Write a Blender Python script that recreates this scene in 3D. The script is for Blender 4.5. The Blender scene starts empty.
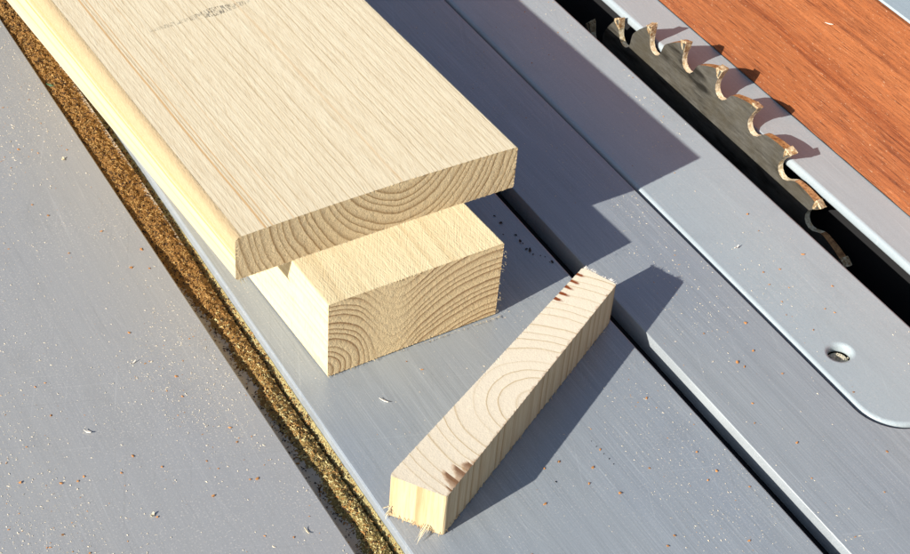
import bpy, bmesh, math, random
from mathutils import Vector, Matrix, noise as mn
random.seed(7)
C = bpy.context.scene.collection
R_ = math.radians

# ------------------------------------------------------------------ helpers
def link(name, bm, mats, parent=None, loc=None, rotz=0.0, smooth=False):
    me = bpy.data.meshes.new(name)
    bm.normal_update()
    bm.to_mesh(me); bm.free()
    for m in (mats if isinstance(mats, (list, tuple)) else [mats]):
        me.materials.append(m)
    if smooth:
        for p in me.polygons: p.use_smooth = True
    o = bpy.data.objects.new(name, me); C.objects.link(o)
    if parent: o.parent = parent
    if loc is not None: o.location = loc
    o.rotation_euler.z = rotz
    return o

def tag(o, label=None, cat=None, group=None, kind=None):
    if label: o['label'] = label
    if cat: o['category'] = cat
    if group: o['group'] = group
    if kind: o['kind'] = kind
    return o

def extrude_profile(bm, prof, y0, y1, mat=0):
    """closed XZ profile (counter-clockwise seen from -Y) pulled along Y"""
    a = [bm.verts.new((x, y0, z)) for x, z in prof]
    b = [bm.verts.new((x, y1, z)) for x, z in prof]
    n = len(prof)
    for i in range(n):
        j = (i+1) % n
        bm.faces.new((a[i], a[j], b[j], b[i])).material_index = mat
    bm.faces.new(a[::-1]).material_index = mat
    bm.faces.new(b).material_index = mat

def rrect(x0, y0, x1, y1, r, n=10):
    pts = []
    for cx, cy, a0 in ((x1-r, y0+r, -90), (x1-r, y1-r, 0), (x0+r, y1-r, 90), (x0+r, y0+r, 180)):
        for i in range(n+1):
            a = R_(a0 + 90*i/n)
            pts.append((cx + r*math.cos(a), cy + r*math.sin(a)))
    return pts

def sheet_with_holes(loops, half, bevel, z_top):
    """flat plate with holes and rounded arrises, as a mesh"""
    cu = bpy.data.curves.new('plate_outline', 'CURVE'); cu.dimensions = '2D'; cu.fill_mode = 'BOTH'
    cu.extrude = half - bevel; cu.bevel_depth = bevel; cu.bevel_resolution = 3; cu.offset = -bevel
    for lp in loops:
        s = cu.splines.new('POLY'); s.points.add(len(lp)-1); s.use_cyclic_u = True
        for p, (x, y) in zip(s.points, lp): p.co = (x, y, 0, 1)
    o = bpy.data.objects.new('plate_outline', cu); C.objects.link(o)
    dg = bpy.context.evaluated_depsgraph_get(); dg.update()
    me = bpy.data.meshes.new_from_object(o.evaluated_get(dg))
    bpy.data.objects.remove(o); bpy.data.curves.remove(cu)
    bm = bmesh.new(); bm.from_mesh(me); bpy.data.meshes.remove(me)
    bmesh.ops.remove_doubles(bm, verts=bm.verts, dist=1e-6)
    bmesh.ops.translate(bm, verts=bm.verts, vec=(0, 0, z_top - half))
    return bm

def round_poly(pts, radii, step):
    out = []; n = len(pts)
    P = [Vector(p) for p in pts]
    ends = []
    for i in range(n):
        p, a, b = P[i], P[i-1], P[(i+1) % n]
        r = radii[i]
        u = (a-p).normalized(); v = (b-p).normalized()
        ang = u.angle(v); t = r/math.tan(ang/2)
        s, e = p+u*t, p+v*t
        c = p + (u+v).normalized()*(r/math.sin(ang/2))
        arc = []
        k = max(2, int(r*1.6/step))
        for q in range(k+1):
            d = (s-c).lerp(e-c, q/k)
            arc.append(c + d.normalized()*r)
        ends.append(arc)
    for i in range(n):
        out += ends[i]
        s, e = ends[i][-1], ends[(i+1) % n][0]
        L = (e-s).length; k = int(L/step)
        for q in range(1, k): out.append(s.lerp(e, q/k))
    return out

def loft(bm, fa, fb, nseg, jitter_a, jitter_b, side=0, cap=1):
    """joins two loops of 3D points; both ends closed with their own material"""
    n = len(fa); rows = []
    for s in range(nseg+1):
        t = s/nseg
        t = t*t*(3-2*t)*.4 + t*.6
        row = []
        for i in range(n):
            p = Vector(fa[i]).lerp(Vector(fb[i]), t)
            if s == 0: p += jitter_a(p, i)
            elif s == nseg: p += jitter_b(p, i)
            row.append(bm.verts.new(p))
        rows.append(row)
    for s in range(nseg):
        for i in range(n):
            j = (i+1) % n
            f = bm.faces.new((rows[s][i], rows[s][j], rows[s+1][j], rows[s+1][i])); f.material_index = side; f.smooth = True
    for row in (rows[0], rows[-1]):
        # own vertices for the cap so its edge stays crisp
        rim = [bm.verts.new(v.co) for v in row]
        src = fa if row is rows[0] else fb
        ctr = sum((Vector(q) for q in src), Vector())/n
        inner = []
        for q in src:
            d = Vector(q)-ctr; inner.append(bm.verts.new(ctr + d*(1-.0012/max(d.length, .004))))
        for i in range(n):
            j = (i+1) % n
            bm.faces.new((rim[i], rim[j], inner[j], inner[i])).material_index = cap
        bm.faces.new(inner).material_index = cap
    bmesh.ops.recalc_face_normals(bm, faces=bm.faces)

# ------------------------------------------------------------------ node helper
class G:
    def __init__(s, name):
        s.m = bpy.data.materials.new(name); s.m.use_nodes = True
        s.t = s.m.node_tree; s.n = s.t.nodes; s.l = s.t.links
        s.b = s.n['Principled BSDF']
    def set(s, sock, v):
        if hasattr(v, 'is_output') or isinstance(v, bpy.types.NodeSocket): s.l.new(v, sock)
        elif isinstance(v, (tuple, list)) and len(v) == 3 and sock.type == 'RGBA': sock.default_value = (*v, 1)
        else: sock.default_value = v
    def obj(s): return s.n.new('ShaderNodeTexCoord').outputs['Object']
    def xyz(s, v):
        k = s.n.new('ShaderNodeSeparateXYZ'); s.l.new(v, k.inputs[0]); return k.outputs
    def comb(s, x, y, z):
        k = s.n.new('ShaderNodeCombineXYZ')
        for i, q in enumerate((x, y, z)): s.set(k.inputs[i], q)
        return k.outputs[0]
    def vmul(s, v, t):
        k = s.n.new('ShaderNodeVectorMath'); k.operation = 'MULTIPLY'; s.l.new(v, k.inputs[0]); s.set(k.inputs[1], t); return k.outputs[0]
    def rotz(s, v, a):
        k = s.n.new('ShaderNodeVectorRotate'); k.rotation_type = 'Z_AXIS'; s.l.new(v, k.inputs['Vector']); k.inputs['Angle'].default_value = a; return k.outputs[0]
    def math(s, op, a, b=0.0, c=None, clamp=False):
        k = s.n.new('ShaderNodeMath'); k.operation = op; k.use_clamp = clamp
        s.set(k.inputs[0], a); s.set(k.inputs[1], b)
        if c is not None: s.set(k.inputs[2], c)
        return k.outputs[0]
    def noise(s, v, scale=(1, 1, 1), detail=3.0, rough=.55, dist=0.0):
        k = s.n.new('ShaderNodeTexNoise'); s.l.new(s.vmul(v, scale), k.inputs['Vector'])
        k.inputs['Scale'].default_value = 1; k.inputs['Detail'].default_value = detail
        k.inputs['Roughness'].default_value = rough; k.inputs['Distortion'].default_value = dist
        return k.outputs[0]
    def voro(s, v, scale, feat='F1'):
        k = s.n.new('ShaderNodeTexVoronoi'); k.feature = feat; s.l.new(s.vmul(v, scale), k.inputs['Vector']); k.inputs['Scale'].default_value = 1
        return k.outputs
    def white(s, w):
        k = s.n.new('ShaderNodeTexWhiteNoise'); k.noise_dimensions = '1D'; s.set(k.inputs['W'], w); return k.outputs['Value']
    def ramp(s, f, stops, interp='LINEAR'):
        k = s.n.new('ShaderNodeValToRGB'); s.l.new(f, k.inputs[0]); e = k.color_ramp.elements; k.color_ramp.interpolation = interp
        while len(e) < len(stops): e.new(.5)
        for q, (p, c) in zip(e, stops):
            q.position = p; q.color = (c, c, c, 1) if not isinstance(c, (tuple, list)) else (*c, 1)
        return k.outputs[0]
    def mix(s, f, a, b, mode='MIX'):
        k = s.n.new('ShaderNodeMix'); k.data_type = 'RGBA'; k.blend_type = mode
        s.set(k.inputs[0], f); s.set(k.inputs[6], a); s.set(k.inputs[7], b); return k.outputs[2]
    def bump(s, h, dist, strength=1.0):
        k = s.n.new('ShaderNodeBump'); s.l.new(h, k.inputs['Height']); k.inputs['Distance'].default_value = dist; k.inputs['Strength'].default_value = strength
        s.l.new(k.outputs[0], s.b.inputs['Normal'])
    def out(s, **kw):
        for k, v in kw.items(): s.set(s.b.inputs[k.replace('_', ' ')], v)
        return s.m

def plain(name, col, rough=.6, metal=0.0, var=.15, scale=300):
    g = G(name); n = g.noise(g.obj(), (scale,)*3, 4)
    c = g.mix(n, tuple(x*(1-var) for x in col), tuple(min(1, x*(1+var)) for x in col))
    return g.out(Base_Color=c, Roughness=rough, Metallic=metal)

# ------------------------------------------------------------------ wood
def wood(name, axis, pith, period, early, late, face, mode='round', fibre=.12, strength=.8, squash=1.0, extra=None, tint=None, bump=.00025, sharp=False, saw=None, warp=.0030):
    g = G(name); v = g.obj(); x, y, z = g.xyz(v)
    if axis == 'Y': st = (22, 3, 22); fs = (900, 45, 900)
    else: st = (22, 22, 3); fs = (900, 900, 45)
    w = g.math('MULTIPLY', g.math('SUBTRACT', g.noise(v, st, 2, .5), .5), warp*2)
    wf = g.math('MULTIPLY', g.math('SUBTRACT', g.noise(v, tuple(q*9 for q in st), 2, .5), .5), .0007)
    q1, q2 = (x, z) if axis == 'Y' else (x, y)
    p = g.math('SUBTRACT', q1, pith[0]); q = g.math('MULTIPLY', g.math('SUBTRACT', q2, pith[1]), squash)
    r = g.math('SQRT', g.math('ADD', g.math('MULTIPLY', p, p), g.math('MULTIPLY', q, q)))
    if mode == 'block':
        # lower-left heart with a knot beside it: arcs on the left, rising wavy lines on the right
        s1 = g.math('SINE', g.math('MULTIPLY', q1, 62.0))
        gg = g.math('SUBTRACT', g.math('ADD', z, g.math('MULTIPLY', s1, .0055)), g.math('MULTIPLY', q1, .24))
        gg = g.math('ADD', gg, .035)
        r1 = g.math('MULTIPLY', r, 1.15)
        k = g.n.new('ShaderNodeMapRange'); k.interpolation_type = 'SMOOTHSTEP'
        g.l.new(q1, k.inputs[0]); k.inputs[1].default_value = .014; k.inputs[2].default_value = .052
        r = g.math('ADD', g.math('MULTIPLY', r1, g.math('SUBTRACT', 1.0, k.outputs[0])), g.math('MULTIPLY', gg, k.outputs[0]))
        pale = g.math('MULTIPLY', k.outputs[0], g.math('SUBTRACT', 1.0, k.outputs[0]))
    r = g.math('ADD', g.math('ADD', r, w), wf)
    ring = g.math('DIVIDE', r, period)
    # uneven ring widths
    ring = g.math('ADD', ring, g.math('MULTIPLY', g.math('SINE', g.math('MULTIPLY', ring, 1.7)), .22))
    f = g.math('FRACT', ring); rid = g.math('FLOOR', ring)
    prof = g.ramp(f, [(0, .25), (.07, 0), (.45, .12), (.74, .45), (.88, 1), (.95, .95), (1, .25)])
    if sharp: prof = g.ramp(f, [(0, .10), (.04, 0), (.62, .04), (.84, .16), (.915, 1), (.95, .95), (.985, .12)])
    amp = g.math('MULTIPLY_ADD', g.white(rid), .7, .35)
    if face == 'end' and not sharp: amp = g.math('MULTIPLY_ADD', amp, .5, .5)
    d = g.math('MULTIPLY', g.math('MULTIPLY', prof, amp), strength, clamp=True)
    if mode == 'block':
        d = g.math('MULTIPLY', d, g.math('SUBTRACT', 1.0, g.math('MULTIPLY', pale, 3.4), clamp=True))
    c = g.mix(d, early, late)
    big = g.noise(v, tuple(q*1.6 for q in st), 3)
    c = g.mix(g.math('MULTIPLY', big, .25), c, g.mix(1.0, c, (.93, .86, .74), 'MULTIPLY'))
    if face == 'long':
        fn = g.noise(v, fs, 3, .7)
        fn2 = g.noise(v, tuple(q*.35 for q in fs), 3, .6)
        c = g.mix(g.math('MULTIPLY', g.ramp(fn, [(.3, 1), (.62, 0)]), fibre), c, g.mix(1.0, c, (.62, .50, .36), 'MULTIPLY'))
        h = g.math('ADD', g.math('MULTIPLY', fn, .7), g.math('MULTIPLY', fn2, .8))
        if saw:
            rv = g.rotz(v, saw)
            sn = g.noise(rv, (1500, 120, 200), 3, .65)
            sn2 = g.noise(g.rotz(v, -saw*.5), (1200, 150, 200), 3, .65)
            h = g.math('ADD', h, g.math('ADD', g.math('MULTIPLY', sn, .9), g.math('MULTIPLY', sn2, .8)))
            c = g.mix(g.math('MULTIPLY', g.ramp(sn, [(.28, 1), (.48, 0)]), fibre*1.2), c, g.mix(1.0, c, (.66, .55, .40), 'MULTIPLY'))
        h = g.math('SUBTRACT', h, g.math('MULTIPLY', d, .25))
    else:
        pn = g.noise(v, (1500,)*3, 3, .7); pn2 = g.noise(v, (420,)*3, 4, .65)
        c = g.mix(g.math('MULTIPLY', g.ramp(pn, [(.3, 1), (.5, 0)]), fibre*1.4), c, g.mix(1.0, c, (.55, .44, .32), 'MULTIPLY'))
        c = g.mix(g.math('MULTIPLY', g.ramp(pn2, [(.55, 0), (.75, 1)]), .25), c, (.85, .76, .56))
        h = g.math('ADD', g.math('ADD', g.math('MULTIPLY', pn, .7), g.math('MULTIPLY', pn2, 1.3)), g.math('MULTIPLY', d, .15))
    if extra: c, h = extra(g, v, c, h)
    g.bump(h, bump)
    return g.out(Base_Color=c, Roughness=.72, Specular_IOR_Level=.25, Diffuse_Roughness=1.0)

# ------------------------------------------------------------------ metals
def metal(name, col, rough, metallic, streak=1.0, dust=.5, mott=.25, spec=.5):
    g = G(name); v = g.obj()
    s1 = g.noise(v, (900, 5, 30), 3, .7)
    s2 = g.noise(v, (160, 2.2, 10), 3, .6)
    big = g.noise(v, (9, 3.2, 5), 4, .6)
    grain = g.noise(v, (1600, 1600, 1600), 2, .6); s3 = g.noise(v, (2200, 16, 60), 2, .7)
    lo = tuple(c*.70 for c in col); hi = tuple(min(1, c*1.25) for c in col)
    c = g.mix(g.math('MULTIPLY_ADD', g.math('SUBTRACT', s1, .5), .9*streak, .5, clamp=True), lo, hi)
    c = g.mix(g.math('MULTIPLY', g.ramp(s2, [(.35, 1), (.55, 0)]), .35*streak), c, tuple(x*.72 for x in col))
    c = g.mix(g.math('MULTIPLY', g.ramp(big, [(.35, 0), (.7, 1)]), mott), c, (col[0]*.72, col[1]*.78, col[2]*.92))
    c = g.mix(g.math('MULTIPLY', g.ramp(s3, [(.30, 1), (.46, 0)]), .5*min(1, streak)), c, tuple(x*.55 for x in col))
    c = g.mix(g.math('MULTIPLY', g.ramp(s3, [(.56, 0), (.70, 1)]), .4*min(1, streak)), c, tuple(min(1, x*1.5) for x in col))
    c = g.mix(g.math('MULTIPLY', g.ramp(grain, [(.35, 1), (.5, 0)]), .22), c, tuple(x*.6 for x in col))
    for ang_, sx_, th_ in ((.42, 620, .715), (-.25, 800, .72), (1.9, 700, .735), (.08, 520, .70)):
        scn = g.noise(g.rotz(v, ang_), (sx_, 11, 30), 1, .5)
        c = g.mix(g.math('MULTIPLY', g.ramp(scn, [(th_, 0), (th_+.03, 1)]), .16), c, tuple(min(1, x*1.45) for x in col))
        c = g.mix(g.math('MULTIPLY', g.ramp(scn, [(1-th_-.03, 1), (1-th_, 0)]), .16), c, tuple(x*.6 for x in col))
    blot = g.noise(v, (38, 24, 30), 5, .7, .6)
    c = g.mix(g.math('MULTIPLY', g.ramp(blot, [(.52, 0), (.70, 1)]), .22), c, tuple(x*.66 for x in col))
    # powder-fine dust settled on the metal
    dn = g.noise(v, (14, 14, 14), 4, .65)
    fine = g.ramp(g.noise(v, (1100, 1100, 1100), 1, .5), [(.60, 0), (.72, 1)])
    c = g.mix(g.math('MULTIPLY', g.math('MULTIPLY', fine, g.ramp(dn, [(.35, .15), (.65, 1)])), dust), c, (.66, .63, .58))
    rg = g.math('MULTIPLY_ADD', g.math('ADD', s1, grain), .10, rough-.10)
    h = g.math('ADD', g.math('MULTIPLY', s1, streak), g.math('MULTIPLY', grain, .35))
    g.bump(h, .00004)
    return g.out(Base_Color=c, Roughness=rg, Metallic=metallic, Specular_IOR_Level=spec)

M_left  = metal('cast_table_metal', (.425, .428, .425), .38, .10, .35, .80, .35)
M_main  = metal('brushed_aluminium', (.395, .430, .445), .34, .12, .85, .45, .55)
M_plate = metal('satin_plate_metal', (.435, .500, .525), .34, .04, .30, .40, .25, .30)
M_dark  = plain('black_housing_and_slot_shade', (.008, .008, .009), .8)
M_floor = plain('dusty_channel_metal', (.16, .13, .095), .7, .1, .3, 120)

# ------------------------------------------------------------------ layout numbers (metres)
Y0, Y1 = -.15, 1.35
GAP0, GAP1 = .2327, .2537          # sawdust gap
TS0, TS1 = .4160, .4264            # T slot
PL0, PL1 = .4896, .6138            # throat plate
SL0, SL1 = .5524, .5836            # blade slot

ground = bmesh.new()
bmesh.ops.create_grid(ground, x_segments=8, y_segments=8, size=12, matrix=Matrix.Translation((.4, .5, -.85)))
g = G('trodden_lawn'); n = g.noise(g.obj(), (18, 18, 18), 6, .7)
M_lawn = g.out(Base_Color=g.mix(n, (.03, .06, .015), (.09, .11, .04)), Roughness=.95)
tag(link('ground', ground, M_lawn), 'green lawn far below the saw table', 'ground', kind='structure')

# left table
bm = bmesh.new()
extrude_profile(bm, [(-.55, -.03), (GAP0, -.03), (GAP0, -.0007), (GAP0-.0007, 0), (-.55, 0)], Y0, Y1)
left = link('sliding_table', bm, M_left)
tag(left, 'dusty grey cast metal table left of the sawdust filled gap', 'saw table')

# saw
saw = bpy.data.objects.new('table_saw', None); C.objects.link(saw); saw.location = (.5, .6, -.85)
tag(saw, 'grey table saw top with T slot, throat plate and toothed blade, under the pale wood', 'table saw')
SO = Vector((-.5, -.6, .85))      # children keep table coordinates
def saw_part(name, bm, mats, parent=saw, smooth=False):
    return link(name, bm, mats, parent, SO if parent is saw else None, 0, smooth)

bm = bmesh.new()
extrude_profile(bm, [(GAP1, -.03), (TS0, -.03), (TS0, -.0016), (TS0-.0005, -.0004), (TS0-.0012, 0), (GAP1+.0010, 0), (GAP1+.0003, -.0004), (GAP1, -.0012)], Y0, Y1)
extrude_profile(bm, [(TS0+.0001, -.03), (TS1+.006, -.03), (TS1+.006, -.013), (TS0+.0001, -.013)], Y0, Y1, 1)  # T slot floor coloured near black, the slot's shade painted in
right = sheet_with_holes([[(TS1, Y0), (1.15, Y0), (1.15, Y1), (TS1, Y1)], rrect(PL0-.0028, .3534, PL1+.0015, 1.0715, .0242)], .0062, .0005, 0)
me = bpy.data.meshes.new('right_body'); right.to_mesh(me); right.free(); bm.from_mesh(me); bpy.data.meshes.remove(me)
saw_part('table_top', bm, [M_main, M_dark])

# ledge the throat plate sits on, and the black well round the blade
bm = bmesh.new()
def box(bm, x0, y0, z0, x1, y1, z1, mat=0):
    extrude_profile(bm, [(x0, z0), (x1, z0), (x1, z1), (x0, z1)], y0, y1, mat)
box(bm, PL0-.004, .352, -.0145, SL0-.012, 1.073, -.0128)
box(bm, SL1+.012, .352, -.0145, PL1+.004, 1.073, -.0128)
for a in ((SL0-.0135, .30, -.42, SL0-.0125, 1.09, -.0146), (SL1+.0125, .30, -.42, SL1+.0135, 1.09, -.0146),
          (SL0-.0125, .30, -.42, SL1+.0125, .301, -.0146), (SL0-.0125, 1.089, -.42, SL1+.0125, 1.09, -.0146),
          (SL0-.0125, .301, -.42, SL1+.0125, 1.089, -.419)):
    box(bm, *a)
saw_part('blade_well', bm, M_dark)

bm = bmesh.new()
box(bm, GAP0-.01, Y0, -.034, GAP1+.01, Y1, -.0305)
box(bm, GAP0+.0002, Y0, -.0303, GAP1-.0002, Y1, -.0165)
saw_part('gap_channel', bm, M_floor)

# throat plate
HX, HY = .5063, .4113
hole = [(HX+.0060*math.cos(R_(a)), HY+.0056*math.sin(R_(a))) for a in range(0, 360, 12)]
bm = sheet_with_holes([rrect(PL0, .3560, PL1, 1.07, .0222), rrect(SL0, .386, SL1, 1.045, .010), hole], .0030, .0021, -.0004)
plate = saw_part('throat_plate', bm, M_plate)
# sunken screw, packed with dust
bm = bmesh.new()
rings = [(.0052, -.0066), (.0052, -.0058), (.0040, -.0048), (.0016, -.0048), (.0012, -.0064)]
prev = None
for r, z in rings:
    ring = [bm.verts.new((HX+r*math.cos(R_(a))*1.02, HY+r*math.sin(R_(a)), z)) for a in range(0, 360, 12)]
    if prev:
        for i in range(30): bm.faces.new((prev[i], prev[(i+1) % 30], ring[(i+1) % 30], ring[i]))
    prev = ring
bm.faces.new(prev)
for k in range(34):
    a = random.random()*6.28; rr = .0050*math.sqrt(random.random())
    mtx = Matrix.Translation((HX+rr*math.cos(a), HY+rr*math.sin(a), -.0050+.0006*random.random())) @ Matrix.Rotation(random.random()*3, 4, (random.random(), .3, random.random())) @ Matrix.Diagonal((.0011, .0005, .0004, 1))
    for f in bmesh.ops.create_cube(bm, size=1, matrix=mtx)['verts'][0].link_faces: pass
M_screw = plain('dust_caked_screw', (.62, .56, .42), .7, 0, .35, 900)
sc_ = link('screw', bm, M_screw, plate)

# ------------------------------------------------------------------ blade
g = G('dull_blade_steel'); v = g.obj()
s = g.noise(v, (90, 60, 420), 5, .75); s2 = g.noise(v, (60, 60, 60), 4, .7); s3 = g.noise(g.rotz(v, 0), (200, 900, 120), 2, .6)
c = g.mix(g.ramp(s, [(.30, 0), (.70, 1)]), (.105, .098, .082), (.235, .222, .190)); c = g.mix(g.ramp(s2, [(.42, 0), (.68, .6)]), c, (.12, .10, .062))
oil = g.ramp(g.noise(v, (25, 14, 60), 4, .6), [(.56, 0), (.66, .8)]); c = g.mix(oil, c, (.016, .014, .011))
g.bump(s, .0003)
M_blade = g.out(Base_Color=c, Roughness=.42, Metallic=.45)
g = G('resin_gilt_edge'); n = g.noise(g.obj(), (420,)*3, 4, .75); n2 = g.noise(g.obj(), (900,)*3, 2, .6)
c = g.mix(g.ramp(n, [(.32, 0), (.62, 1)]), (.48, .32, .12), (1.0, .93, .70)); g.bump(n, .0006)
M_gilt = g.out(Base_Color=c, Roughness=.40, Metallic=0.0)
g = G('rust_brown_back'); n = g.noise(g.obj(), (350,)*3, 4, .75)
c = g.mix(g.ramp(n, [(.35, 0), (.7, 1)]), (.20, .075, .022), (.66, .36, .15)); g.bump(n, .0008)
M_back = g.out(Base_Color=c, Roughness=.5, Metallic=0.0)
g = G('carbide_with_resin'); n = g.noise(g.obj(), (500,)*3, 4, .75)
c = g.mix(g.ramp(n, [(.4, 0), (.66, 1)]), (.36, .20, .08), (.95, .82, .54)); g.bump(n, .0006)
M_carb = g.out(Base_Color=c, Roughness=.4, Metallic=.3)

BX, BY, BZ, BR, BT = .5788, .615, -.1760, .200, .0036
PITCH = R_(10); PH = R_(-1.6)
body = [(0, .8), (-.9, 3.2), (-1.9, 6), (-2.9, 9.2), (-3.4, 12.2), (-2.8, 15.2), (-.8, 17.4), (2.2, 18.5), (5.4, 18.0), (8.2, 15.8), (10.2, 12.6), (12, 10), (14.2, 8.3), (18, 6.5), (22.5, 4.5), (27, 2.7), (30.8, 1.4), (33.6, .8)]
def polar(th, a, d):
    t = th - a/1000/BR; r = BR - d/1000
    return (BY + r*math.sin(t), BZ + r*math.cos(t))
bm = bmesh.new(); L0 = []; kinds = []
for k in range(36):
    th = PH - k*PITCH
    for i, (a, d) in enumerate(body):
        L0.append(polar(th, a, d)); kinds.append(1 if i < 11 else 2)
HW = [BT/2 + .0008*max(0.0, 1-d/10.0) for k in range(36) for a, d in body]     # teeth flare towards their tips
va = [bm.verts.new((BX-h_, y, z)) for (y, z), h_ in zip(L0, HW)]; vb = [bm.verts.new((BX+h_, y, z)) for (y, z), h_ in zip(L0, HW)]
ha = [bm.verts.new((BX-BT/2, BY+.016*math.sin(t*2*math.pi/len(L0)), BZ+.016*math.cos(t*2*math.pi/len(L0)))) for t in range(len(L0))]
hb = [bm.verts.new((BX+BT/2, v.co.y, v.co.z)) for v in ha]
n = len(L0)
ia = [bm.verts.new((BX-BT/2, BY+.150*math.sin(PH-i*2*math.pi/n), BZ+.150*math.cos(PH-i*2*math.pi/n))) for i in range(n)]
ib = [bm.verts.new((BX+BT/2, v.co.y, v.co.z)) for v in ia]
for i in range(n):
    j = (i+1) % n
    bm.faces.new((va[i], va[j], vb[j], vb[i])).material_index = kinds[i]
# each tooth's flank as its own face so the outline triangulates cleanly
T = len(body)
for side, (V, I) in enumerate(((va, ia), (vb, ib))):
    for k in range(36):
        # from the gullet floor of tooth k to the gullet floor of tooth k+1
        g0 = k*T+7
        idx = [(g0+q) % n for q in range(T+1)]
        inner = [(k*T+4+q) % n for q in range(T+1)]
        bm.faces.new([V[q] for q in idx] + [I[q] for q in reversed(inner)])
    ctr = [bm.verts.new((I[0].co.x, BY+.016*math.sin(PH-q*R_(10)), BZ+.016*math.cos(PH-q*R_(10)))) for q in range(36)]
    for k in range(36):
        idx = [(k*T+4+q) % n for q in range(T+1)]
        bm.faces.new([I[q] for q in idx] + [ctr[(k+1) % 36], ctr[k]])
for v in ha+hb: bm.verts.remove(v)
bmesh.ops.recalc_face_normals(bm, faces=bm.faces)
blade = saw_part('blade', bm, [M_blade, M_gilt, M_back])
blade['label'] = 'circular blade with hooked teeth standing in the dark slot'
# carbide tip: wedge along the rake face
def tip_mesh(th, bev):
    bm = bmesh.new(); w = .0025
    prof = [(.5, -.2), (-2.0, 7.4), (-3.6, 6.8), (-4.6, 3.6), (-5.4, .5)]
    A = []
    for sx in (-1, 1):
        ring = []
        for i, (a, d) in enumerate(prof):
            yy, zz = polar(th, a, d + (bev*sx if i in (0, 4) else 0)); ring.append(bm.verts.new((BX+sx*w*(.80 if i in (1, 2) else 1), yy, zz)))
        A.append(ring)
    for i in range(5): bm.faces.new((A[0][i], A[0][(i+1) % 5], A[1][(i+1) % 5], A[1][i]))
    bm.faces.new(A[0][::-1]); bm.faces.new(A[1])
    bmesh.ops.recalc_face_normals(bm, faces=bm.faces)
    bmesh.ops.bevel(bm, geom=bm.edges[:], offset=.00025, segments=1, affect='EDGES')
    # lumps of baked resin
    bmesh.ops.subdivide_edges(bm, edges=bm.edges[:], cuts=2, use_grid_fill=True)
    for v in bm.verts:
        v.co += Vector((mn.noise(v.co*900), mn.noise(v.co*900+Vector((7, 3, 1))), mn.noise(v.co*900+Vector((1, 9, 4)))))*.00032
    return bm
for k in range(-5, 6):
    link('carbide_tip', tip_mesh(PH+k*PITCH, .5 if k % 2 else -.5), M_carb, blade)

# ------------------------------------------------------------------ red hardwood strip
g = G('red_hardwood'); v = g.obj()
n1 = g.noise(v, (420, 11, 420), 5, .75, .2); n2 = g.noise(v, (34, 2.4, 34), 4, .6, .5); n3 = g.noise(v, (1300, 60, 1300), 3, .75)
c = g.mix(g.ramp(n1, [(.34, 0), (.66, 1)]), (.115, .023, .007), (.370, .108, .032))
c = g.mix(g.ramp(n2, [(.34, 0), (.66, .8)]), c, (.43, .150, .052))
c = g.mix(g.ramp(n3, [(.32, .75), (.46, 0)]), c, (.060, .013, .005))
c = g.mix(g.ramp(n3, [(.60, 0), (.76, .65)]), c, (.50, .25, .13))
fk = g.ramp(g.noise(v, (1100, 350, 1100), 2, .6), [(.66, 0), (.74, .7)])
c = g.mix(fk, c, (.55, .34, .21))
g.bump(g.math('ADD', n1, n3), .0007)
M_red = g.out(Base_Color=c, Roughness=.6, Specular_IOR_Level=.3)
FX, FH = .6120, .1004
fence = bpy.data.objects.new('rip_fence', None); C.objects.link(fence); fence.location = (FX, .6, 0)
tag(fence, 'upright rip fence faced with red brown hardwood beside the saw blade', 'fence')
bm = bmesh.new()
ft = .020; prof = []
for cx_, cz_, a0 in ((.0006, .0009, 180), (ft-.0008, .0010, 270), (ft-.0008, FH-.0012, 0), (.0010, FH-.0012, 90)):
    for q in range(4):
        a = R_(a0 + q*30); prof.append((cx_ + .0009*math.cos(a), cz_ + .0009*math.sin(a)))
full = []
for p, q in zip(prof, prof[1:]+prof[:1]):
    k = max(1, int(math.hypot(q[0]-p[0], q[1]-p[1])/.0035))
    full += [(p[0]+(q[0]-p[0])*t/k, p[1]+(q[1]-p[1])*t/k) for t in range(k)]
nseg = 500; prevr = None
for sgi in range(nseg+1):
    yy = -.5 + 1.1*sgi/nseg; row = []
    for x, z in full:
        jx = mn.noise(Vector((x*300, yy*90, z*300)))*.00016 + mn.noise(Vector((4, yy*30, z*60)))*.00025
        row.append(bm.verts.new((x + jx, yy, max(.0003, z + jx))))
    if prevr:
        for i in range(len(full)):
            k = (i+1) % len(full); bm.faces.new((prevr[i], prevr[k], row[k], row[i]))
    else: bm.faces.new(row[::-1])
    prevr = row
bm.faces.new(prevr); bmesh.ops.recalc_face_normals(bm, faces=bm.faces)
link('hardwood_face', bm, M_red, fence)
bm = bmesh.new()
extrude_profile(bm, [(ft+.0006, .0003), (.070, .0003), (.070, FH+.0004), (.068, FH+.0010), (.0030, FH+.0010), (.0020, FH+.0002), (ft+.0006, FH+.0002)], -.5, .6)
link('metal_rail', bm, M_plate, fence)

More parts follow.
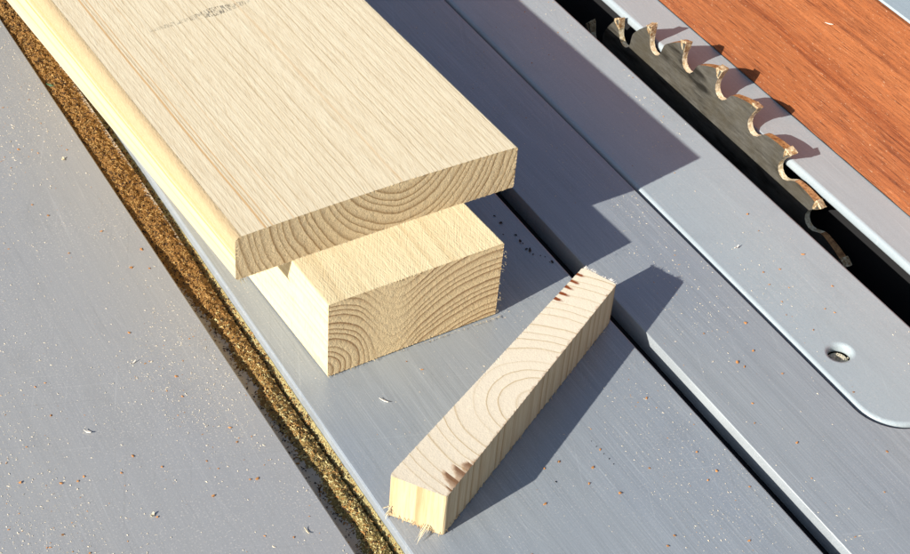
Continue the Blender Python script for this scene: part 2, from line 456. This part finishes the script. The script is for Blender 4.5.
# ------------------------------------------------------------------ the wide pale board
def board_extra_top(g, v, c, h):
    x, y, z = g.xyz(v)
    # smeared printed mark near the far end
    xx = g.math('SUBTRACT', x, .0365); yy = g.math('SUBTRACT', y, .1690)
    yy = g.math('SUBTRACT', yy, g.math('MULTIPLY', xx, .04))
    bx = g.math('MULTIPLY', g.math('GREATER_THAN', xx, 0.0), g.math('LESS_THAN', xx, .060))
    hgt = g.ramp(g.math('MULTIPLY', xx, 16.6), [(0, .25), (.2, .45), (.35, .35), (.5, .7), (.62, 1), (.75, .8), (.9, .5), (1, .25)])
    inb = g.math('LESS_THAN', g.math('ABSOLUTE', yy), g.math('MULTIPLY', hgt, .0042))
    lt = g.noise(g.comb(xx, g.math('MULTIPLY', yy, .22), 0.0), (1300, 1300, 1), 2, .6)
    bl = g.noise(g.comb(xx, yy, 0.0), (160, 260, 1), 3, .6)
    ink = g.math('MULTIPLY', g.ramp(lt, [(.47, 0), (.55, 1)]), g.ramp(bl, [(.30, 0), (.52, 1)]))
    ink = g.math('MULTIPLY', g.math('MULTIPLY', ink, inb), g.math('MULTIPLY', bx, g.math('MULTIPLY_ADD', hgt, .8, .2)))
    c = g.mix(g.math('MULTIPLY', ink, .8), c, (.05, .047, .045))
    # two orange resin lines near the left arris
    for off, wd, st in ((.0155, .0004, .8), (.0190, .00025, .65), (.030, .00025, .4), (.088, .0006, .3)):
        wob = g.math('MULTIPLY', g.math('SUBTRACT', g.noise(v, (9, 9, 9), 3), .5), .0025)
        dd = g.math('ABSOLUTE', g.math('SUBTRACT', g.math('ADD', x, wob), off))
        ln = g.math('MULTIPLY', g.ramp(g.math('DIVIDE', dd, wd*2), [(.3, 1), (1, 0)]), st)
        c = g.mix(ln, c, (.50, .30, .12))
    # the sawn left edge: rough yellow upper band over smooth pale wood, resin line between; both coloured darker to offset direct sun
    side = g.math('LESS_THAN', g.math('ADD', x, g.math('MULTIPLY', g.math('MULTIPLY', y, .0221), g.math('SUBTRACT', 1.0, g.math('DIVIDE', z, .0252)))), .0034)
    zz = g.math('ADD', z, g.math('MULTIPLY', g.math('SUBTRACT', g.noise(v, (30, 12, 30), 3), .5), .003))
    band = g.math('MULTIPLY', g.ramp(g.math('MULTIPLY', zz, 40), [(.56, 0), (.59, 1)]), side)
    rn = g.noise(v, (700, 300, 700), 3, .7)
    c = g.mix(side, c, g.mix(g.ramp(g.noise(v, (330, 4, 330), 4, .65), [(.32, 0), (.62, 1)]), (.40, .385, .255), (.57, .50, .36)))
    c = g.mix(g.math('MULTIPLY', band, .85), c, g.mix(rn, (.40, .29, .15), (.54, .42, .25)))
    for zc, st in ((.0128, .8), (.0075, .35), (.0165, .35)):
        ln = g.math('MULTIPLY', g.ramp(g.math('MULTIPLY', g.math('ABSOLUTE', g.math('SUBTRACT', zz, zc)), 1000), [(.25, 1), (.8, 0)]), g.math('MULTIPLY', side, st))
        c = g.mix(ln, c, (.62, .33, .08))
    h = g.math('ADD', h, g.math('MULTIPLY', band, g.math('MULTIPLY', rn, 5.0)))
    return c, h
bw, bh = .154, .0252
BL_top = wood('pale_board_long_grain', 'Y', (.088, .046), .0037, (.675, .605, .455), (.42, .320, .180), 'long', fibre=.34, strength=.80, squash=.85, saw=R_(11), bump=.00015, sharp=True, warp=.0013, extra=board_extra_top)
BL_end = wood('pale_board_end_grain', 'Y', (.088, .046), .0037, (.83, .67, .41), (.40, .25, .11), 'end', fibre=.35, strength=1.0, squash=.85, bump=.00042, warp=.0030)
prof = round_poly([(0, 0), (bw, 0), (bw, bh), (0, bh)], [.0010, .0010, .0010, .0030], .0006)
def cup(x): return .0016*(1-((x-bw/2)/(bw/2))**2)
fa = [(p.x + .0, -p.x*math.tan(R_(-.9))*-1 if False else -p.x*.012, p.y + cup(p.x)*(.3 + .7*p.y/bh)) for p in prof]
fb = [(p.x - .0115*(1-p.y/bh)*(1-p.x/bw), .52, p.y + cup(p.x)*(.3+.7*p.y/bh)) for p in prof]
bm = bmesh.new()
loft(bm, fa, fb, 60, lambda p, i: Vector((0, mn.noise(Vector((i*.55, 1, 0)))*.00045, mn.noise(Vector((i*.8, 5, 0)))*.00022)), lambda p, i: Vector((0, 0, 0)))
# torn fibres along the lower left corner
def splinter(bm, p, d, L, w, mat):
    d = d.normalized(); s = d.cross(Vector((.3, .2, 1))).normalized()*w; u = d.cross(s).normalized()*w*.6
    b = [bm.verts.new(p+s), bm.verts.new(p-s*.5+u), bm.verts.new(p-s*.5-u)]
    m_ = [bm.verts.new(p+d*L*.6+(x.co-p)*.6+Vector((0, 0, L*.06))) for x in b]; t = bm.verts.new(p+d*L)
    for i in range(3):
        j = (i+1) % 3
        bm.faces.new((b[i], b[j], m_[j], m_[i])).material_index = mat; bm.faces.new((m_[i], m_[j], t)).material_index = mat
for k in range(10):
    splinter(bm, Vector((.0015+.003*random.random(), .004*random.random(), .0006)), Vector((-.3+random.random()*.9, -1, -.5)), .002+.004*random.random(), .0003, 0)
for k in range(90):
    splinter(bm, Vector((bw*random.random(), -.0006, .0008 + .0004*random.random())), Vector((random.uniform(-1, 1), -.7, -.5)), .0006+.0011*random.random(), .00012, 0)
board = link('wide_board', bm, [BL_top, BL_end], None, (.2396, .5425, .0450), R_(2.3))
tag(board, 'wide pale spruce board overhanging on top of the thick block', 'board')

# ------------------------------------------------------------------ the thick block under it
KL_long = wood('block_long_grain', 'Y', (-.004, .003), .0058, (.76, .66, .43), (.54, .40, .20), 'long', mode='block', fibre=.30, strength=.5, saw=R_(30), bump=.00030)
KL_end = wood('block_end_grain', 'Y', (-.004, .003), .0040, (.86, .69, .41), (.33, .17, .065), 'end', mode='block', fibre=.30, strength=1.0, bump=.00042, warp=.0026)
prof = round_poly([(0, 0), (1, 0), (1, .45), (0, .45)], [.006, .006, .005, .006], .0055)
def blk(u, w, far):
    t = w/.45
    if far: return (-.014 + u*.092 - .270+.270, .33, w*.1)
    x = (0 + u*.0950)*(1-t) + (0 + u*.0962)*t
    y = -.0004 + u*.0028 + .0010*t
    return (x, y, w*.1)
fa = [blk(p.x, p.y, False) for p in prof]; fb = [blk(p.x, p.y, True) for p in prof]
bm = bmesh.new()
loft(bm, fa, fb, 60, lambda p, i: Vector((0, mn.noise(Vector((i*.7, 1, 2)))*.0004, mn.noise(Vector((i*.9, 5, 2)))*.00018)), lambda p, i: Vector((0, 0, 0)))
for k in range(110):
    q = random.random()
    if q < .55: p = Vector((.0955*random.random(), -.0004, .0006))
    elif q < .8: p = Vector((.0957, .0035*random.random(), .044*random.random()))
    else: p = Vector((.0958*random.random(), .002, .0445))
    splinter(bm, p, Vector((random.uniform(-.4, 1), -.8, random.uniform(-.6, .2))), .0006+.0013*random.random(), .00014, 0)
block = link('thick_block', bm, [KL_long, KL_end], None, (.2700, .5075, .0007), 0)
tag(block, 'thick yellowish wood block with sawn end under the wide board', 'wood block')

# ------------------------------------------------------------------ cut-off stick, end grain up
SB = [Vector(p) for p in ((.2708, .3982), (.4140, .4798), (.4062, .4980), (.2548, .4200))]
so = SB[0].copy(); u_ = (SB[1]-SB[0]).normalized(); ang = math.atan2(u_.y, u_.x)
def loc2(p):
    d = p - so; return (d.x*math.cos(ang)+d.y*math.sin(ang), -d.x*math.sin(ang)+d.y*math.cos(ang))
sl = [loc2(p) for p in SB]
def stick_extra(g, v, c, h):
    x, y, z = g.xyz(v)
    # brown resin pockets at both ends
    def spot(x0, y0, sx, sy):
        dx = g.math('DIVIDE', g.math('SUBTRACT', x, x0), sx); dy = g.math('DIVIDE', g.math('SUBTRACT', y, y0), sy)
        d = g.math('SQRT', g.math('ADD', g.math('MULTIPLY', dx, dx), g.math('MULTIPLY', dy, dy)))
        return d
    nz = g.noise(v, (260, 160, 200), 3, .65); st = g.noise(v, (430, 90, 60), 3, .6)
    xs = g.math('SUBTRACT', x, g.math('MULTIPLY', y, .25))
    tri = g.math('FRACT', g.math('DIVIDE', g.math('ADD', xs, .0012), .0058))
    env = g.ramp(g.math('MULTIPLY', x, 30), [(.10, 0), (.24, 1), (.52, .75), (.78, 0)])
    reach = g.math('MULTIPLY', g.math('MULTIPLY_ADD', tri, .9, .25), g.math('MULTIPLY', env, .0105))
    yy = g.math('ADD', y, g.math('MULTIPLY', g.math('SUBTRACT', nz, .5), .006))
    m = g.ramp(g.math('MULTIPLY_ADD', g.math('SUBTRACT', reach, yy), 300, .5), [(.25, 0), (.75, 1)])
    m = g.math('MULTIPLY', m, g.ramp(st, [(.25, .5), (.5, 1)]))
    c = g.mix(g.math('MULTIPLY', m, .5), c, (.40, .20, .075))
    m2 = g.ramp(g.math('MULTIPLY_ADD', g.math('SUBTRACT', g.math('MULTIPLY', reach, .78), yy), 300, .5), [(.3, 0), (.8, 1)])
    c = g.mix(g.math('MULTIPLY', m2, g.ramp(tri, [(.2, .25), (.75, .82)])), c, (.13, .05, .016))
    m = None
    for x0 in (.1605, .1545, .1490, .1435, .1385):
        d = g.math('ADD', spot(x0, .0200, .0014, .0052), g.math('MULTIPLY', g.math('SUBTRACT', nz, .5), 1.2))
        k = g.ramp(d, [(.5, 1), (1.0, 0)]); m = k if m is None else g.math('MAXIMUM', m, k)
    c = g.mix(m, c, (.20, .050, .012))
    return c, h
ST_top = wood('stick_end_grain', 'Z', (.070, -.010), .0060, (.68, .615, .50), (.44, .33, .18), 'end', fibre=.12, strength=.85, sharp=True, squash=.85, extra=stick_extra, bump=.00016, warp=.0026)
ST_side = wood('stick_side_grain', 'Z', (.070, -.010), .0067, (.74, .60, .38), (.47, .29, .13), 'long', fibre=.5, strength=.8, squash=.85, bump=.0005, warp=.003)
prof = round_poly(sl, [.0016, .0014, .0022, .0016], .0006)
hS = .0252
fa = [(p.x, p.y, 0) for p in prof]; fb = [(p.x + .0006*0, p.y, hS) for p in prof]
bm = bmesh.new()
def jt(p, i): return Vector((mn.noise(Vector((i*.5, 2, 2)))*.00025, mn.noise(Vector((i*.5, 8, 2)))*.00025, mn.noise(Vector((i*.6, 5, 4)))*.00025))
def jb(p, i): return Vector((mn.noise(Vector((i*.35, 2, 9)))*.0006, mn.noise(Vector((i*.35, 8, 9)))*.0006, abs(mn.noise(Vector((i*.4, 5, 9))))*.0010))
loft(bm, fa, fb, 14, jb, jt)
for f in bm.faces:
    if f.material_index == 0: f.smooth = False
A_, B_, C_, D_ = [Vector((p[0], p[1], 0)) for p in sl]
def along(p, q, t): return p.lerp(q, t)
for k in range(110):      # torn fibres hanging from the lower arris
    q = random.random()
    if q < .45: p = along(A_, B_, random.random()); dn = Vector((0, -1, 0))
    elif q < .85: p = along(D_, A_, random.random()); dn = Vector((-.8, -.35, 0))
    else: p = along(C_, D_, .7+.3*random.random()); dn = Vector((-.4, .6, 0))
    p = p + Vector((0, 0, random.uniform(.0004, .0030)))
    splinter(bm, p, dn*.6 + Vector((random.uniform(-.7, .7), random.uniform(-.2, .2), random.uniform(-1.6, -.2))), random.uniform(.0010, .0030), random.uniform(.00012, .0004), 0)
stick = link('offcut_stick', bm, [ST_side, ST_top], None, (so.x, so.y, .0003), ang)
tag(stick, 'narrow offcut stick with ringed end grain on top, lying askew in front', 'wood offcut')
M_pale = plain('pale_fibre', (.80, .70, .48), .75, 0, .12, 700)
M_white = plain('white_fibre', (.86, .80, .70), .75, 0, .08, 700)
bm = bmesh.new()
nearr = A_.lerp(D_, .25)
for k in range(7):
    splinter(bm, nearr + Vector((-.0002, random.uniform(-.002, .002), .0035)), Vector((-1, random.uniform(-.45, .15), -.28+random.uniform(-.1, .1))), random.uniform(.004, .0115), random.uniform(.00018, .00045), 0)
link('splinter', bm, M_pale, stick)
bm = bmesh.new()
for k in range(9):
    splinter(bm, D_.lerp(A_, .05) + Vector((-.0003, random.uniform(-.002, .001), random.uniform(.001, .007))), Vector((-.8, random.uniform(-.2, .9), random.uniform(-.9, .2))), random.uniform(.002, .005), .00035, 0)
link('splinter', bm, M_pale, stick)
bm = bmesh.new()
for k in range(70):       # white fluff along the far top arris
    p = B_.lerp(C_, random.random()) + Vector((.0002, 0, hS-.0006))
    splinter(bm, p, Vector((1, random.uniform(-.8, .8), random.uniform(-.5, .8))), random.uniform(.0008, .0026), random.uniform(.00012, .0003), 0)
link('splinter', bm, M_white, stick)

# ------------------------------------------------------------------ sawdust in the gap (stuff)
def dust_par(y):
    far = max(0.0, min(1.0, (y-.36)/.42)); far = far*far*(3-2*far)
    fill = max(0.0, min(1.0, (y-.56)/.10)); fill = fill*fill*(3-2*fill)
    wob = 1.6*mn.noise(Vector((y*31, .3, 0))) + 1.3*mn.noise(Vector((y*95, 2.3, 0)))
    cx = 11.6 + wob - 2.4*fill
    wl = 5.2 + 2.8*mn.noise(Vector((y*60, 7, 0))) + 1.2*mn.noise(Vector((y*170, 9, 0))) + 8.0*fill
    wr = 6.0 + .8*mn.noise(Vector((y*70, 5, 0)))
    return far, fill, cx, wl, wr
def dust_mass(x, y, p):
    w = p[3] if x < p[2] else p[4]
    return math.exp(-(abs(x-p[2])/w)**2.1)
def dust_h(x, y):
    """x = mm from the left table's edge, y in metres"""
    p = dust_par(y); far, fill, cx, wl, wr = p
    base = -7.4 + 2.2*far + 2.6*fill; crest = -4.6 + 1.5*far + 1.7*fill + 1.0*mn.noise(Vector((y*55, 4, x*.10)))
    m = dust_mass(x, y, p)
    xc = 17.4 - .6*far
    l1 = mn.fractal(Vector((x*.30, y*300, 3)), 1, 2, 5); l2 = mn.noise(Vector((x*1.6, y*1600, 8)))
    h = base + (crest-base)*m + (l1*1.25 + l2*.40)*m
    if x > xc: h = -5.0 - .75*(21-x) + .6*far + l1*.35 + l2*.22
    gap = max(0.0, 1-abs(x-xc)/.9)*max(0.0, min(1.0, (.66-y)*9))
    return h - 7*gap
def dust_mat(x, y):
    p = dust_par(y)
    if x > 17.4: return 5
    return 0 if dust_mass(x, y, p) + .25*mn.noise(Vector((x*.9, y*900, 1))) > .30 else 4
bm = bmesh.new(); NX, NY = 46, 1500; ya, yb = .25, 1.15
prevr = None
for j in range(NY+1):
    y = ya + (yb-ya)*j/NY
    row = [bm.verts.new((GAP0+.0002+.0206*i/NX, y, dust_h(20.6*i/NX, y)/1000)) for i in range(NX+1)]
    if prevr:
        for i in range(NX): bm.faces.new((prevr[i], prevr[i+1], row[i+1], row[i])).material_index = dust_mat(20.6*(i+.5)/NX, y)
    prevr = row
def crumb(bm, p, s, mat, flat=.5, elong=1.0):
    m_ = Matrix.Translation(p) @ Matrix.Rotation(random.random()*6.28, 4, 'Z') @ Matrix.Rotation(random.uniform(-.5, .5), 4, 'X')
    c8 = []
    for q in ((-1, -1, -1), (1, -1, -1), (0, 1, -1), (-.2, 0, 1)):
        c8.append(bm.verts.new(m_ @ Vector((q[0]*s*elong*random.uniform(.5, 1.1), q[1]*s*random.uniform(.5, 1.1), q[2]*s*flat*random.uniform(.4, 1.1)))))
    for f in ((0, 2, 1), (0, 1, 3), (1, 2, 3), (2, 0, 3)):
        bm.faces.new([c8[i] for i in f]).material_index = mat
for k in range(34000):
    y = random.uniform(.33, .92); x = random.uniform(.5, 20.4)
    ms = dust_mass(x, y, dust_par(y))
    if x < 17 and random.random() > ms*.9 + .06: continue
    pile = ms > .3 or x > 17
    near = y < .50 + .10*random.random()
    m_ = random.choice((6, 6, 1, 2, 3) if near else (1, 1, 2, 2, 3, 3)) if pile else random.choice((3, 3, 2))
    crumb(bm, Vector((GAP0+x/1000, y, dust_h(x, y)/1000 + .0002)), (.00012+.00055*random.random()**2), m_, .8, random.choice((1, 1.4, 2, 3.2)))
g = G('packed_sawdust'); v = g.obj(); y = g.xyz(v)[1]
n = g.noise(v, (600,)*3, 4, .75); n2 = g.noise(v, (90,)*3, 3, .6)
nearc = g.mix(n, (.08, .060, .020), (.42, .34, .13)); farc = g.mix(n, (.12, .050, .014), (.50, .28, .090))
mr = g.n.new('ShaderNodeMapRange'); g.l.new(g.math('ADD', y, g.math('MULTIPLY', n2, .12)), mr.inputs[0]); mr.inputs[1].default_value = .46; mr.inputs[2].default_value = .64
c = g.mix(mr.outputs[0], nearc, farc)
g.bump(n, .001)
M_d0 = g.out(Base_Color=c, Roughness=.95, Specular_IOR_Level=.1)
M_d1 = plain('tan_sawdust', (.44, .27, .09), .95, 0, .3, 500)
M_d2 = plain('rust_sawdust', (.34, .17, .048), .95, 0, .3, 500)
M_d3 = plain('dark_sawdust', (.045, .022, .010), .95, 0, .3, 500)
tag(link('sawdust', bm, [M_d0, M_d1, M_d2, M_d3, plain('dusty_gap_floor', (.52, .44, .34), .6, 0, .2, 160), plain('olive_caked_dust', (.36, .30, .13), .95, 0, .5, 420), plain('straw_sawdust', (.58, .49, .23), .95, 0, .3, 500)]), 'brown and olive sawdust packed in the gap between the two tables', 'sawdust', kind='stuff')

# ------------------------------------------------------------------ fine dust on the metal (stuff)
M_f0 = plain('pale_dust_flake', (.70, .62, .48), .8, 0, .15, 500)
M_f1 = plain('amber_dust_flake', (.50, .24, .07), .8, 0, .25, 500)
def fine_dust(name, label, n, x0, x1, y0, y1, dens, smin, smax, z=0.0, amber=.07):
    bm = bmesh.new(); made = 0
    while made < n:
        x = random.uniform(x0, x1); y = random.uniform(y0, y1)
        if random.random() > dens(x, y): continue
        s = smin + (smax-smin)*random.random()**3.2
        crumb(bm, Vector((x, y, z+s*.3)), s, 1 if random.random() < amber else 0, .45, random.choice((1, 1, 1.5, 2.4)))
        made += 1
    tag(link(name, bm, [M_f0, M_f1]), label, 'dust', kind='stuff')
def dn(sc, lo, off=0):
    return lambda x, y: max(lo, min(1, .30 + 1.7*mn.noise(Vector((x*sc, y*sc*.6, off))) + .5*mn.noise(Vector((x*sc*5, y*sc*5, off)))))
fine_dust('fine_dust', 'pale dust flecks strewn over the left table', 21000, .02, GAP0-.002, .36, .95, dn(14, .16, 1), .00010, .00050)
fine_dust('fine_dust', 'sparse pale dust flecks on the metal between the gap and the T slot', 4200, GAP1+.003, TS0-.002, .27, .9, dn(14, .06, 4), .00012, .00044)
fine_dust('fine_dust', 'pale dust flecks on the metal between the T slot and the throat plate', 2800, TS1+.002, PL0-.004, .27, .9, dn(14, .1, 7), .00012, .00046)
fine_dust('fine_dust', 'pale dust flecks on the throat plate left of the blade', 1100, PL0+.004, SL0-.003, .38, .9, dn(20, .03, 9), .00014, .00055, -.0004, .12)

# ------------------------------------------------------------------ countable crumbs and shavings
def lump_mesh(seed, mat, s, elong=1.3, flat=.6):
    rnd = random.Random(seed); bm = bmesh.new()
    vs = [bm.verts.new((rnd.uniform(-1, 1)*s*elong, rnd.uniform(-1, 1)*s, rnd.uniform(0, 1)*s*flat*1.4)) for _ in range(10)]
    r = bmesh.ops.convex_hull(bm, input=vs)
    bmesh.ops.delete(bm, geom=list({e for e in r['geom_interior'] if isinstance(e, bmesh.types.BMVert)}), context='VERTS')
    me = bpy.data.meshes.new('wood_crumb'); bm.normal_update(); bm.to_mesh(me); bm.free(); me.materials.append(mat); return me
M_c0 = plain('rust_crumb', (.56, .25, .075), .8, 0, .3, 500)
M_c1 = plain('black_crumb', (.020, .016, .014), .8, 0, .3, 500)
rust = [lump_mesh(k, M_c0, .00075) for k in range(6)]; black = [lump_mesh(k+20, M_c1, .00075) for k in range(5)]
crumb_proto = {}
def crumbs(pts, meshes, label, group, z=0.0, jitter=.35):
    for i, (x, y, s) in enumerate(pts):
        key = meshes[i % len(meshes)]
        if key.name not in crumb_proto:
            o = bpy.data.objects.new('wood_crumb', key); crumb_proto[key.name] = o
        else:
            o = crumb_proto[key.name].copy()
        C.objects.link(o)
        o.location = (x, y, z); o.rotation_euler = (0, 0, random.random()*6.28); s *= .95; o.scale = (s, s, s)
        o['label'] = label; o['category'] = 'crumb'; o['group'] = group
def scatter(n, x0, x1, y0, y1):
    return [(random.uniform(x0, x1), random.uniform(y0, y1), random.uniform(.5, 1.15)) for _ in range(n)]
crumbs(scatter(46, .10, .228, .40, .80) + scatter(24, .10, .225, .42, .55), rust, 'tiny rust orange wood crumb on the left table beside the sawdust gap', 'crumbs on the left table')
crumbs([(.3545, .3838, 1.3), (.3206, .3936, 1.1), (.352, .402, 1.1), (.345, .395, .9), (.361, .41, .8), (.340, .412, .9), (.3315, .4115, .8), (.30, .372, .8), (.318, .362, .9), (.362, .352, 1.0), (.375, .39, .8), (.395, .372, .7), (.309, .500, .7), (.313, .492, .8), (.3998, .428, .9), (.41, .36, .8), (.39, .335, .9), (.34, .345, .9)] + scatter(10, .28, .41, .31, .40), rust, 'tiny rust orange wood crumb on the metal between the gap and the T slot', 'crumbs in front of the stick')
crumbs([(.4543, .4279, 1.4), (.456, .424, .9), (.444, .402, .8), (.452, .452, .8), (.470, .412, .8), (.447, .372, .9)] + scatter(9, .432, .483, .30, .48), rust, 'tiny rust orange wood crumb on the metal between the T slot and the throat plate', 'crumbs beside the throat plate')
crumbs([(.5307, .5191, 1.0), (.5373, .4790, 1.2), (.5184, .4747, .8), (.5087, .4767, .8), (.4939, .3861, .9), (.5045, .43, .7), (.52, .44, .7), (.523, .4355, .7), (.535, .452, .8), (.499, .445, .6), (.528, .505, .6)], rust, 'tiny rust orange wood crumb on the throat plate near the screw hole', 'crumbs on the throat plate', -.0004)
dk = [(.4032, .5785, .8), (.4037, .569, 1.2), (.4048, .558, 1.1), (.4050, .552, 1.3), (.4055, .5465, 1.5), (.4069, .5432, 1.4), (.4078, .5395, 1.2), (.4098, .5350, 1.2), (.4118, .5315, 1.0), (.4136, .5302, 1.0), (.4075, .5490, .9), (.4020, .5620, .8), (.4095, .5402, .9)]
dk = [(x+random.uniform(-.0022, .0022), y+random.uniform(-.002, .002), s*random.choice((.5, .7, 1, 1.2))) for x, y, s in dk]
crumbs(dk, black, 'black crumb in the row of dark specks in the shadow right of the block', 'row of black crumbs')
crumbs([(a, b, s*.6) for a, b, s in scatter(7, .315, .37, .395, .420)], black, 'tiny black crumb in the shadow of the narrow stick', 'black crumbs by the stick')

def shaving(x, y, L, w, ang, mat, label, z=0.0, curl=.0006):
    bm = bmesh.new(); rows = []; L *= .8; w *= .85
    for i in range(7):
        t = i/6-.5
        ww = w*(1-abs(t)*1.1)
        zz = .0002 + curl*(4*t*t); off = .18*L*(t*t)
        rows.append([bm.verts.new((t*L, off-ww, zz)), bm.verts.new((t*L, off+ww, zz+.0002)), bm.verts.new((t*L, off+ww*.9, zz+.0005)), bm.verts.new((t*L, off-ww*.9, zz+.0003))])
    for a, b in zip(rows, rows[1:]):
        for q in range(4): bm.faces.new((a[q], a[(q+1) % 4], b[(q+1) % 4], b[q]))
    bm.faces.new(rows[0][::-1]); bm.faces.new(rows[-1])
    return tag(link('wood_shaving', bm, mat, None, (x, y, z), ang), label, 'shaving')
shaving(.2867, .4816, .0062, .0006, R_(120), M_white, 'curled white shaving on the metal just below the thick block')
shaving(.1571, .5237, .0046, .0009, R_(125), M_white, 'thick white shaving on the left table, the one nearest the left edge')
shaving(.1640, .4650, .0030, .0009, R_(40), M_pale, 'stubby yellowish shaving on the lower part of the left table')
shaving(.1920, .5560, .0042, .0004, R_(20), M_white, 'thin short shaving on the middle of the left table')
shaving(.2195, .4270, .0052, .0005, R_(95), M_pale, 'pale shaving on the left table nearest the lower end of the sawdust gap')
o_ = shaving(0, 0, .0085, .0004, 0, M_white, 'straight white sliver stuck to the red hardwood fence', 0, .0001)
o_.rotation_euler = (0, R_(-90), 0); o_.rotation_mode = 'QUATERNION'
o_.rotation_quaternion = Matrix(((0, 0, -1), (-.93, .36, 0), (.36, .93, 0))).to_quaternion()
o_.location = (FX-.0008, .5695, .0705)
shaving(.5080, .4985, .0036, .0005, R_(15), M_white, 'white curl on the throat plate left of the blade')
shaving(.2176, .7179, .0030, .0010, R_(60), M_pale, 'cream chip at the far edge of the left table beside the sawdust')
M_green = plain('green_leaf', (.035, .085, .025), .6, 0, .3, 300)
bm = bmesh.new()
for (px, py, sx, sy, rz) in ((0, 0, .0030, .0016, 2.2), (.0015, -.003, .002, .0011, 1.2)):
    pts = [bm.verts.new(Matrix.Rotation(rz, 3, 'Z') @ Vector((math.cos(a)*sx, math.sin(a)*sy, .0006*math.cos(2*a))) + Vector((px, py, 0))) for a in [i*math.pi/6 for i in range(12)]]
    top = bm.verts.new((px, py, .0011))
    for i in range(12): bm.faces.new((pts[i], pts[(i+1) % 12], top))
    bm.faces.new(pts[::-1])
tag(link('leaf_scrap', bm, M_green, None, (GAP0+.0035, .7880, -.0016)), 'small green leaf scrap caught in the far part of the sawdust gap', 'leaf')

# ------------------------------------------------------------------ light
AZ, EL = R_(9.6), R_(25.6)
to_sun = Vector((-math.cos(AZ)*math.cos(EL), -math.sin(AZ)*math.cos(EL), math.sin(EL)))
sd = bpy.data.lights.new('sun', 'SUN'); sd.energy = 5.0; sd.angle = R_(.53); sd.color = (1.0, .945, .86)
so_ = bpy.data.objects.new('sun', sd); C.objects.link(so_); so_.location = to_sun*3
so_.rotation_euler = to_sun.to_track_quat('Z', 'Y').to_euler()
w = bpy.data.worlds.new('World'); bpy.context.scene.world = w; w.use_nodes = True
sky = w.node_tree.nodes.new('ShaderNodeTexSky'); sky.sky_type = 'NISHITA'; sky.sun_disc = False
sky.sun_elevation = EL; sky.sun_rotation = math.atan2(to_sun.x, to_sun.y) % (2*math.pi)
bg = w.node_tree.nodes['Background']; bg.inputs[1].default_value = .088
w.node_tree.links.new(sky.outputs[0], bg.inputs[0])

# ------------------------------------------------------------------ camera
Rm = [[0.8626982, -0.5010007, 0.068921], [-0.2867465, -0.5968507, -0.7493635], [0.4165672, 0.6267117, -0.6585623]]
cam = bpy.data.cameras.new('camera'); co = bpy.data.objects.new('camera', cam); C.objects.link(co)
mw = Matrix((( Rm[0][0], -Rm[1][0], -Rm[2][0], 0), (Rm[0][1], -Rm[1][1], -Rm[2][1], 0), (Rm[0][2], -Rm[1][2], -Rm[2][2], .57089), (0, 0, 0, 1)))
co.matrix_world = mw
cam.sensor_width = 36; cam.lens = 1700/910*36; cam.clip_start = .01; cam.clip_end = 200
bpy.context.scene.camera = co
vs = bpy.context.scene.view_settings
vs.view_transform = 'Standard'; vs.look = 'None'; vs.gamma = 1; vs.exposure = 0.43
